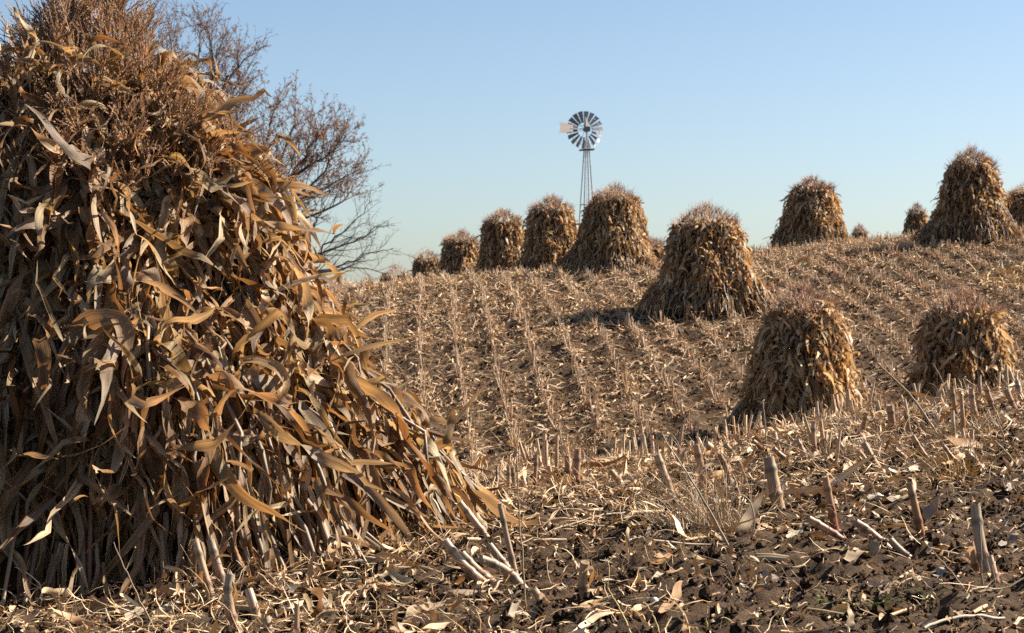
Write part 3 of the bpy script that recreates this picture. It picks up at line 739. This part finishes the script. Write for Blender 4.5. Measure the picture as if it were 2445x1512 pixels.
# ------------------------------------------------------------------ dry stems and sticks: points in picture pixels, first on the ground
SM = [
 ([(1255,1458),(1248,1330),(1238,1210),(1234,1100),(1243,975)],4.5,'tall thin weed stem rising from the clump past the big shock'),
 ([(2242,1042),(2180,950),(2094,866)],7,'long pale stick slanting up left below the round-topped shock'),
 ([(2268,948),(2250,910),(2226,868)],4,'thin reed tip pointing up left against the round-topped shock'),
 ([(1752,1322),(1665,1170),(1582,1038)],6,'long pale stem crossing the grass tuft'),
 ([(2446,1128),(2405,1085),(2372,1050)],8,'thick pale stick slanting down to the right edge'),
 ([(2410,1084),(2392,1030),(2377,988)],5.5,'straight stem left of the thick pale stick'),
 ([(382,1520),(320,1400),(268,1296)],5,'slender stem leaning across the dark shock foot'),
 ([(1515,1520),(1480,1455),(1452,1406)],5,'yellow grass blade right of the pale fibrous stub'),
 ([(1584,1520),(1560,1470),(1536,1436)],5,'second yellow grass blade leaning the same way at the bottom edge'),
 ([(1691,1520),(1688,1480),(1690,1448)],5,'upright golden blade at the bottom edge'),
 ([(2387,1268),(2415,1235),(2450,1208)],6,'white twig rising to the right edge'),
 ([(2307,1458),(2330,1430),(2390,1420),(2450,1414)],5.5,'bent pale twig lying near the lower right corner'),
 ([(2205,1518),(2300,1500),(2400,1484)],8,'white stick lying along the lower right edge'),
 ([(2322,1430),(2270,1365),(2208,1296)],5,'brown stem leaning left of the bulky grey stub'),
 ([(2350,1420),(2341,1330),(2342,1246)],6,'pale stem standing against the bulky grey stub'),
 ([(1142,1190),(1125,1140),(1108,1095)],4,'fine straw leaning left at the end of the big shock skirt'),
 ([(1405,1150),(1402,1090),(1400,1036)],4,'upright brown stem just right of the crimson stub'),
 ([(2050,1080),(2020,1030),(1990,1000)],4,'thin stem leaning left beside the tall shiny pink stub'),
 ([(1830,1080),(1826,1020),(1820,960),(1826,955)],4,'dead weed stalk with curled tip in front of the bushy shock'),
 ([(2000,1112),(1920,1080),(1830,1040)],4,'arching dry stem across the stubs below the bushy shock'),
 ([(1790,1290),(1800,1240),(1785,1190),(1745,1175)],5,'hooped pale stem bent over beside the split stub'),
 ([(1610,1240),(1570,1195),(1590,1130)],4.5,'curved dark stem left of the grass tuft'),
 ([(860,1320),(1010,1290),(1140,1240)],5,'straw lying along the right foot of the big shock'),
 ([(1560,1345),(1700,1318),(1830,1312)],5,'long grey stalk lying across the bare soil'),
 ([(1320,1290),(1440,1255),(1530,1235)],4.5,'thin pale straw lying on the soil near the crimson stub'),
]
for pts, th, lab in SM:
    a = hit(*pts[0]); d = a[1]; s = d/FPX
    lying = 'lying' in lab
    if lying: P = np.array([hit(*p) + [0, 0, .02] for p in pts])
    else: P = np.array([[(p[0]-CX)*s, d + R(-.03, .03), (CY-p[1])*s] for p in pts]); 
    if not lying: P[0, 2] = min(P[0, 2], a[2]) - .01
    tt = np.linspace(0, 1, len(pts)); q = np.linspace(0, 1, 15)
    Q = np.stack([pchip(tt, P[:, k], q) for k in range(3)], -1) + rng.normal(0, .0015, (15, 3))
    m = MB(); c = np.array([.55, .44, .30])*R(.7, .95)*.75
    if 'yellow' in lab or 'golden' in lab: c = np.array([.58, .44, .20])
    if 'brown' in lab or 'dark' in lab: c = np.array([.30, .21, .14])
    if 'white' in lab: c = np.array([.66, .58, .48])*.75
    tube(m, Q, th*s/2*(1.1-.6*q) if not lying else th*s/2, 5, c)
    if 'weed' in lab:
        for k in range(5, 14, 2):
            tube(m, np.array([Q[k], Q[k]+[R(-.02, .02), 0, .025]]), .001, 3, c)
    tag(m.build('dry_stem', M_straw, origin=P[0]), lab, 'dry stem', 'dry stems on the near bank')

# ------------------------------------------------------------------ tufts of dead grass
TU = [(1690,1275,.12,300,.37,(.56,.44,.30),'large pale tuft of dead grass around the red-footed stub'),
      (1505,1165,.06,110,.15,(.56,.44,.32),'small fan of pale dead grass right of the twin stub'),
      (2290,1150,.05,80,.34,(.50,.34,.13),'golden tuft of dead grass below the round-topped shock'),
      (2250,1040,.09,110,.20,(.54,.42,.28),'thin tuft of dead grass at the stout pinkish stub'),
      (1990,1100,.12,120,.14,(.56,.45,.32),'wispy dead grass among the stubs under the bushy shock'),
      (1620,1130,.06,80,.20,(.56,.44,.30),'sparse tuft of dead grass behind the rough grey stub'),
      (1420,1190,.08,40,.12,(.52,.40,.27),'short wisps of dead grass at the foot of the crimson stub'),
      (1140,1190,.08,36,.15,(.56,.45,.32),'short dead grass at the end of the big shock skirt'),
      (2400,1040,.10,120,.18,(.54,.42,.27),'dead grass beside the straight stem near the right edge'),
      (2120,1080,.08,110,.13,(.56,.45,.33),'matted dead grass beneath the stout pinkish stub'),
      (1690,1516,.05,9,.18,(.58,.44,.22),'few golden stalks at the bottom edge')]
for (px, py, sp, n, L, c, lab) in TU:
    b = hit(px, py); m = MB()
    xy = rng.normal(0, sp, (n, 2))*[1, .6]
    P = np.stack([b[0]+xy[:, 0], b[1]+xy[:, 1], np.zeros(n)], -1); P[:, 2] = gz(P[:, 0], P[:, 1]) - .005
    D = np.array([-.12, 0, 1.0]) + np.hstack([xy/sp*.28, np.zeros((n, 1))]) + rng.normal(0, .22, (n, 3))
    ribbons(m, P, D, rng.normal(0, 1, (n, 3)), L*R(.35, 1.2, n), R(.002, .0055, n), S=6, droop=R(.1, 1.1, n), wob=.8, twist=.5, fold=.1, ruf=0, C=np.array(c)*R(.55, .9, (n, 1)), shape='blade')
    tag(m.build('dead_grass_tuft', M_straw, origin=b), lab, 'grass tuft', 'tufts of dead grass on the near bank')

m = MB(); n = 9500
y = R(10.2, 13.6, n); c = R(1080, 2520, n); x = (c-CX)/FPX*y
k = (vnoise(x, y, 2.2) + .5*vnoise(x, y, 6.0) > R(-.25, .45, n)) & (y > 10.4 + np.clip((1500-c)/600, 0, 1)); x, y = x[k], y[k]; n = len(x)
P = np.stack([x, y, gz(x, y)-.004], -1)
ribbons(m, P, np.array([-.1, 0, 1.0]) + rng.normal(0, .42, (n, 3)), rng.normal(0, 1, (n, 3)), R(.04, .17, n), R(.0018, .0042, n), S=5, droop=R(.2, 2.6, n), wob=1.0, twist=.5, ruf=0, C=np.array([[.44, .345, .24]])*R(.6, 1.1, (n, 1)), shape='blade')
tag(m.build('dead_grass', M_straw), 'fine dead grass and straw tangled between the stubs on the bank crest', 'grass', kind='stuff')

# ------------------------------------------------------------------ green weeds, pebbles, a green leaf
m = MB()
for (px, py, sp, n) in ((2070,1438,.10,150), (2130,1450,.10,90), (1990,1465,.08,60), (1272,1238,.02,14), (420,1496,.12,50), (1590,1300,.03,10), (2105,1195,.06,20)):
    b = hit(px, py); x = b[0]+rng.normal(0, sp, n)*1.3; y = b[1]+rng.normal(0, sp, n)*.7
    P = np.stack([x, y, gz(x, y)+.004], -1); a = R(0, 6.28, n)
    D = np.stack([np.cos(a), np.sin(a), R(.1, .9, n)], -1)
    ribbons(m, P, D, np.array([0, 0, 1.0])+rng.normal(0, .3, (n, 3)), R(.01, .028, n), R(.005, .010, n), S=3, droop=.8, wob=.5, twist=.3, ruf=.1, C=np.array([[.12, .17, .03]])*R(.6, 1.3, (n, 1)))
tag(m.build('green_weeds', M_green), 'low green weeds sprouting in patches on the bare soil', 'weeds', kind='stuff')
def stone(px, py, dia, c, lab):
    b = hit(px, py); s = b[1]/FPX; m = MB(); A, B = 12, 8
    th, ph = np.meshgrid(np.linspace(0, 2*math.pi, A, endpoint=False), np.linspace(-1.5, 1.5, B))
    V = np.stack([np.cos(th)*np.cos(ph)*1.15, np.sin(th)*np.cos(ph), np.sin(ph)*.8], -1).reshape(-1, 3)*dia*s/2
    V = V*(1 + .12*np.sin(V[:, :1]*180+1) + .08*np.cos(V[:, 1:2]*260)) + b + [0, 0, dia*s*.28]
    i = np.arange(B-1)[:, None]; j = np.arange(A)[None]
    m.add(V, np.stack([i*A+j, i*A+(j+1) % A, (i+1)*A+(j+1) % A, (i+1)*A+j], -1).reshape(-1, 4), c)
    tag(m.build('pebble', M_stone, origin=b), lab, 'pebble')
stone(2095, 1216, 24, (.62, .54, .44), 'smooth pale pebble left of the flat bleached leaf')
stone(1562, 1452, 20, (.62, .55, .46), 'small whitish pebble between the yellow grass blades')
stone(2400, 1215, 16, (.40, .30, .22), 'small brown pebble behind the white twig')

# ------------------------------------------------------------------ dry grass strip beside the field on the right
m = MB(); n = 2600
y = R(44, 51, n); x = y*(R(2330, 2800, n)-CX)/FPX
k = np.abs(y - 47.5 - (x-11.8)*.25) < 1.3 + .15*(x-11.8); x, y = x[k], y[k]; n = len(x)
P = np.stack([x, y, gz(x, y)], -1)
ribbons(m, P, rng.normal(0, .6, (n, 3)) + [0.5, 0, .5], rng.normal(0, 1, (n, 3)), R(.3, .7, n), R(.02, .04, n), S=3, droop=1.5, wob=.5, twist=.3, ruf=0, C=np.array([[.50, .37, .18]])*R(.8, 1.15, (n, 1)), shape='blade')
tag(m.build('dry_grass', M_straw), 'flattened tan grass strip across the slope by the right edge', 'grass', kind='stuff')

# ------------------------------------------------------------------ trees
def tree(d, trunk, limbs, bark, leafc, nleaf, lab, twl=.5, dense=1.0, r0=.16, up=.35):
    b = at(*trunk[0], d); b[2] = gz1(b[0], d) - .1
    root = empty('bare_tree', tuple(b)); tag(root, lab, 'tree')
    s = d/FPX
    mt, mw, ml = MB(), MB(), MB()
    tips = []
    def poly(pts, dy, n):
        P = np.array([[(p[0]-CX)*s, d + dy*k/(len(pts)-1), (CY-p[1])*s] for k, p in enumerate(pts)])
        t = np.linspace(0, 1, len(pts)); q = np.linspace(0, 1, n)
        Q = np.stack([pchip(t, P[:, k], q) for k in range(3)], -1)
        Q[1:-1] += rng.normal(0, .05, (n-2, 3)); return Q
    T = poly(trunk, 0, 10); T[0] = b
    tube(mt, T, np.linspace(r0*1.25, r0*.8, 10), 8, bark)
    B3P, B3R = [], []
    for pts, dy in limbs:
        Q = poly(pts, dy, 16); L = np.linalg.norm(np.diff(Q, axis=0), axis=1).sum()
        rr = np.linspace(r0*.5, .015, 16); tube(mt, Q, rr, 6, bark, cap=False)
        nb = int(L*5.0*dense)
        for k in range(nb):
            t = .18 + .82*(k + random.random())/nb; f = t*15; i0 = min(int(f), 14)
            p = Q[i0] + (Q[i0+1]-Q[i0])*(f-i0); dr = unit(Q[i0+1]-Q[i0])
            v = unit(np.cross(dr, rng.normal(0, 1, 3))); D = unit(dr*.75 + v*R(.5, 1.0) + [0, 0, up])
            l2 = R(.5, 1.0)*(1.45 - .8*t)*L*.28 + .25
            q = np.linspace(0, 1, 7); w_ = rng.normal(0, .12, 3)
            C2 = p + D*l2*q[:, None] + (w_ + [0, 0, up*.35])*l2*(q**2)[:, None] + rng.normal(0, .015, (7, 3))
            tube(mt, C2, np.linspace(max(rr[i0]*.45, .012), .007, 7), 4, bark, cap=False)
            n3 = int((4 + l2*7)*dense)
            for z in range(n3):
                f2 = (.15 + .85*random.random())*6; i2 = min(int(f2), 5)
                p3 = C2[i2] + (C2[i2+1]-C2[i2])*(f2-i2); d3 = unit(C2[i2+1]-C2[i2]); v3 = unit(np.cross(d3, rng.normal(0, 1, 3)))
                D3 = unit(d3*.8 + v3*R(.4, 1.0) + [0, 0, up*.7]); l3 = R(.35, 1.1)*twl
                q3 = np.linspace(0, 1, 4); P3 = p3 + D3*l3*q3[:, None] + rng.normal(0, .05, 3)*l3*(q3**2)[:, None]
                B3P.append(P3); tips.append(P3)
                for _ in range(1):
                    k3 = random.randint(1, 3); D4 = unit(D3 + rng.normal(0, .6, 3) + [0, 0, up*.4]); l4 = l3*R(.3, .6)
                    P4 = P3[k3] + D4*l4*q3[:, None]; B3P.append(P4); tips.append(P4)
    B = np.array(B3P); tubes(mw, B, np.broadcast_to(np.linspace(.0075, .0035, 4)[None], B.shape[:2]), 3, bark)
    mt.build('trunk', M_bark, root, origin=b).location = (0, 0, 0)
    mw.build('twigs', M_bark, root, origin=b).location = (0, 0, 0)
    if nleaf:
        tp = np.array(tips); kx = rng.integers(0, len(tp), nleaf); P = tp[kx, rng.integers(1, 4, nleaf)] + rng.normal(0, .025, (nleaf, 3))
        ribbons(ml, P, rng.normal(0, 1, (nleaf, 3)) + [0, 0, -.3], rng.normal(0, 1, (nleaf, 3)), R(.05, .11, nleaf), R(.03, .06, nleaf), S=2, droop=.5, wob=1, twist=1, C=np.array(leafc)*R(.6, 1.3, (nleaf, 1)))
        ml.build('withered_leaves', M_bud, root, origin=b).location = (0, 0, 0)
    return root
tree(80, [(600, 780), (598, 640), (606, 560)],
     [([(605,570),(700,480),(790,440),(862,398)], .6), ([(605,560),(680,440),(740,360),(775,300)], -.8), ([(603,560),(650,420),(690,330),(700,262)], .9),
      ([(600,560),(566,400),(562,300),(590,235)], -.6), ([(608,590),(720,520),(820,472),(835,450)], 1.2), ([(606,560),(715,420),(800,365),(828,342)], -1.4),
      ([(603,560),(620,400),(640,300),(650,235)], 1.6), ([(603,560),(640,470),(720,380),(745,300)], 2.2), ([(600,570),(540,440),(520,340),(540,262)], 1.0),
      ([(605,580),(680,500),(780,420),(800,380)], -2.2)],
     (.15, .11, .09), (.36, .20, .13), 11500, 'bare-branched tree with rusty brown withered leaves behind the huge shock', dense=.80)
tree(86, [(690, 790), (696, 700), (702, 650)],
     [([(700,655),(760,600),(830,540),(885,478)], .8), ([(702,650),(740,560),(768,510),(795,455)], -.8), ([(700,660),(800,640),(870,612),(938,592)], .4),
      ([(700,670),(770,652),(850,640),(925,655)], -1.0), ([(700,650),(716,580),(722,520),(735,470)], 1.2), ([(700,660),(790,600),(860,575),(915,540)], -1.6)],
     (.15, .125, .105), None, 0, 'leafless grey tree spreading low branches over the crest', dense=.55, twl=.55, r0=.13, up=.2)
tree(78, [(430, 780), (432, 560), (434, 400)],
     [([(434,410),(450,260),(470,130),(478,50)], .6), ([(434,400),(500,300),(545,190),(600,140)], -.6), ([(432,400),(385,250),(352,130),(340,40)], .8),
      ([(434,420),(515,330),(560,245),(575,205)], 1.2), ([(434,380),(510,220),(516,130),(505,75)], -1.2), ([(432,380),(410,220),(400,110),(390,50)], 1.6),
      ([(434,400),(520,290),(560,170),(560,100)], 1.8), ([(432,420),(350,300),(310,200),(300,110)], -1.4), ([(434,390),(480,260),(500,180),(540,120)], .2)],
     (.15, .115, .095), (.34, .20, .135), 6500, 'tall twiggy tree rising behind the top of the huge shock', dense=.66)

# ------------------------------------------------------------------ farm windmill
def windmill():
    d = 130.0; s = d/FPX
    hub = at(1396, 309, d)
    tx = (1401-CX)*s; top = (CY-335)*s; bz = gz1(tx, d) - .1
    root = empty('windmill', (tx, d, bz)); tag(root, 'farm windmill with a round bladed wheel on a lattice tower behind the crest', 'windmill')
    o3 = np.array([tx, d, bz]); g = (.30, .31, .32)
    def fin(m, name, par=root, mat=M_metal): 
        o = m.build(name, mat, origin=o3, smooth=False); o.location = (0, 0, 0); o.parent = par; return o
    rot = math.radians(22); hb = .78; ht = .10
    def corner(k, t): # t 0 at the base, 1 at the top
        a = rot + math.pi/4 + k*math.pi/2; r = (hb + (ht-hb)*t)*1.414
        return np.array([tx + r*math.cos(a), d + r*math.sin(a), bz + (top-bz)*t])
    for k in range(4):
        m = MB(); tube(m, np.array([corner(k, t) for t in np.linspace(0, 1, 5)]), .042, 5, g); fin(m, 'tower_leg')
    m = MB()
    for t in (.14, .32, .50, .68):
        for k in range(4): tube(m, np.array([corner(k, t), corner(k+1, t)]), .025, 4, g)
    for t0, t1 in ((0, .14), (.14, .32), (.32, .50)):
        for k in range(4):
            tube(m, np.array([corner(k, t0), corner(k+1, t1)]), .010, 3, g); tube(m, np.array([corner(k+1, t0), corner(k, t1)]), .010, 3, g)
    tube(m, np.array([[tx, d, bz], [tx, d, top]]), .018, 4, g)
    fin(m, 'tower_braces')
    m = MB(); c = at(1401, 358, d); ca, sa = math.cos(rot*.3), math.sin(rot*.3)
    def box(m, c, ex, ey, ez, hx, hy, hz, col):
        V = np.array([c + ex*a*hx + ey*b*hy + ez*e*hz for a in (-1, 1) for b in (-1, 1) for e in (-1, 1)])
        m.add(V, [[0, 1, 3, 2], [4, 6, 7, 5], [0, 4, 5, 1], [2, 3, 7, 6], [0, 2, 6, 4], [1, 5, 7, 3]], col)
    ex, ey, ez = np.array([ca, sa, .05]), np.array([-sa, ca, 0]), np.array([0, 0, 1.0])
    for q in (-.3, -.15, .15, .3): box(m, c + ey*q, ex, ey, ez, .48, .06, .04, (.12, .11, .11))
    fin(m, 'platform')
    # head: the tail points left and towards the viewer, the wheel away from it
    al = math.radians(-14)
    f = np.array([math.sin(al), math.cos(al), .0]); rt = np.array([math.cos(al), -math.sin(al), 0]); up = np.array([0, 0, 1.0])
    piv = np.array([tx, d, hub[2]])
    m = MB(); box(m, piv - f*.05, rt, f, up, .14, .32, .16, (.16, .16, .17)); tube(m, np.array([piv - up*.9, piv - up*.1]), .06, 6, g); tube(m, np.array([piv, piv+f*.5]), .05, 6, g)
    V = np.array([piv - f*.3 + up*.16 - rt*.14, piv - f*.3 + up*.16 + rt*.14, piv + f*.3 + up*.16 + rt*.14, piv + f*.3 + up*.16 - rt*.14, piv - f*.05 + up*.85 - rt*.1, piv + f*.1 + up*.85 - rt*.1])
    m.add(V, [[0, 1, 4, -1], [1, 2, 5, 4], [2, 3, 5, -1], [3, 0, 4, 5]], (.55, .5, .46)); fin(m, 'gearbox')
    wc = piv + f*.5; Rw, Ri = 1.27, .50
    m = MB(); a = np.linspace(0, 2*math.pi, 49)
    for rr in (.53, 1.02): tube(m, wc + np.cos(a)[:, None]*rt*rr + np.sin(a)[:, None]*up*rr - f*.04, .014, 4, g, cap=False)
    for k in range(6):
        e = math.cos(k*math.pi/3+.2)*rt + math.sin(k*math.pi/3+.2)*up
        tube(m, np.array([wc, wc + e*1.02 - f*.04]), .012, 4, g)
    tube(m, np.array([wc - f*.1, wc + f*.12]), .09, 8, g)
    wheel = fin(m, 'wheel')
    for k in range(18):
        a = 2*math.pi*(k+.25)/18; e = math.cos(a)*rt + math.sin(a)*up; t = -math.sin(a)*rt + math.cos(a)*up
        m = MB(); pit = math.radians(33); V = []
        for rr, hw in ((Ri, .075), ((Ri+Rw)/2, .130), (Rw, .180)):
            for q in (-1, 0, 1):
                V.append(wc + e*rr + (t*math.cos(pit) + f*math.sin(pit))*q*hw + f*.02*(1-abs(q)))
        V = np.array(V); V = np.vstack([V, V - f*.008])
        F = [[r*3+q, r*3+q+1, r*3+q+4, r*3+q+3] for r in range(2) for q in range(2)]; F += [[9+x for x in reversed(y)] for y in F]
        m.add(V, F, (.26, .27, .28)); fin(m, 'blade', wheel)
    # tail
    g2 = np.array([.82, .57, 0])                          # the vane is furled, swung round beside the wheel
    m = MB(); tube(m, np.array([piv, piv - g2*1.35]), .035, 5, g); tube(m, np.array([piv + up*.3, piv - g2*1.35 + up*.05]), .015, 4, g); fin(m, 'tail_boom')
    m = MB(); n_, k_ = 10, 6; V = []; C = []
    for i in range(n_+1):
        t = i/n_; hh = .22 + .18*t
        for j in range(k_+1):
            v = -1 + 2*j/k_
            V.append(piv - g2*(1.15 + 1.15*t - (.12*(1-abs(v)) if i == n_ else 0)) + up*hh*v)
            C.append((.36, .35, .335) if abs(v) < .3 or t > .85 or t < .12 else (.36, .30, .285))
    V = np.array(V); i = np.arange(n_)[:, None]; j = np.arange(k_)[None]
    F = np.stack([i*(k_+1)+j, i*(k_+1)+j+1, (i+1)*(k_+1)+j+1, (i+1)*(k_+1)+j], -1).reshape(-1, 4)
    V2 = V + np.array([.57, -.82, 0])*.01
    m.add(V, F, np.array(C)); m.add(V2, F[:, ::-1], np.array(C)); fin(m, 'tail_vane')
    return root
windmill()
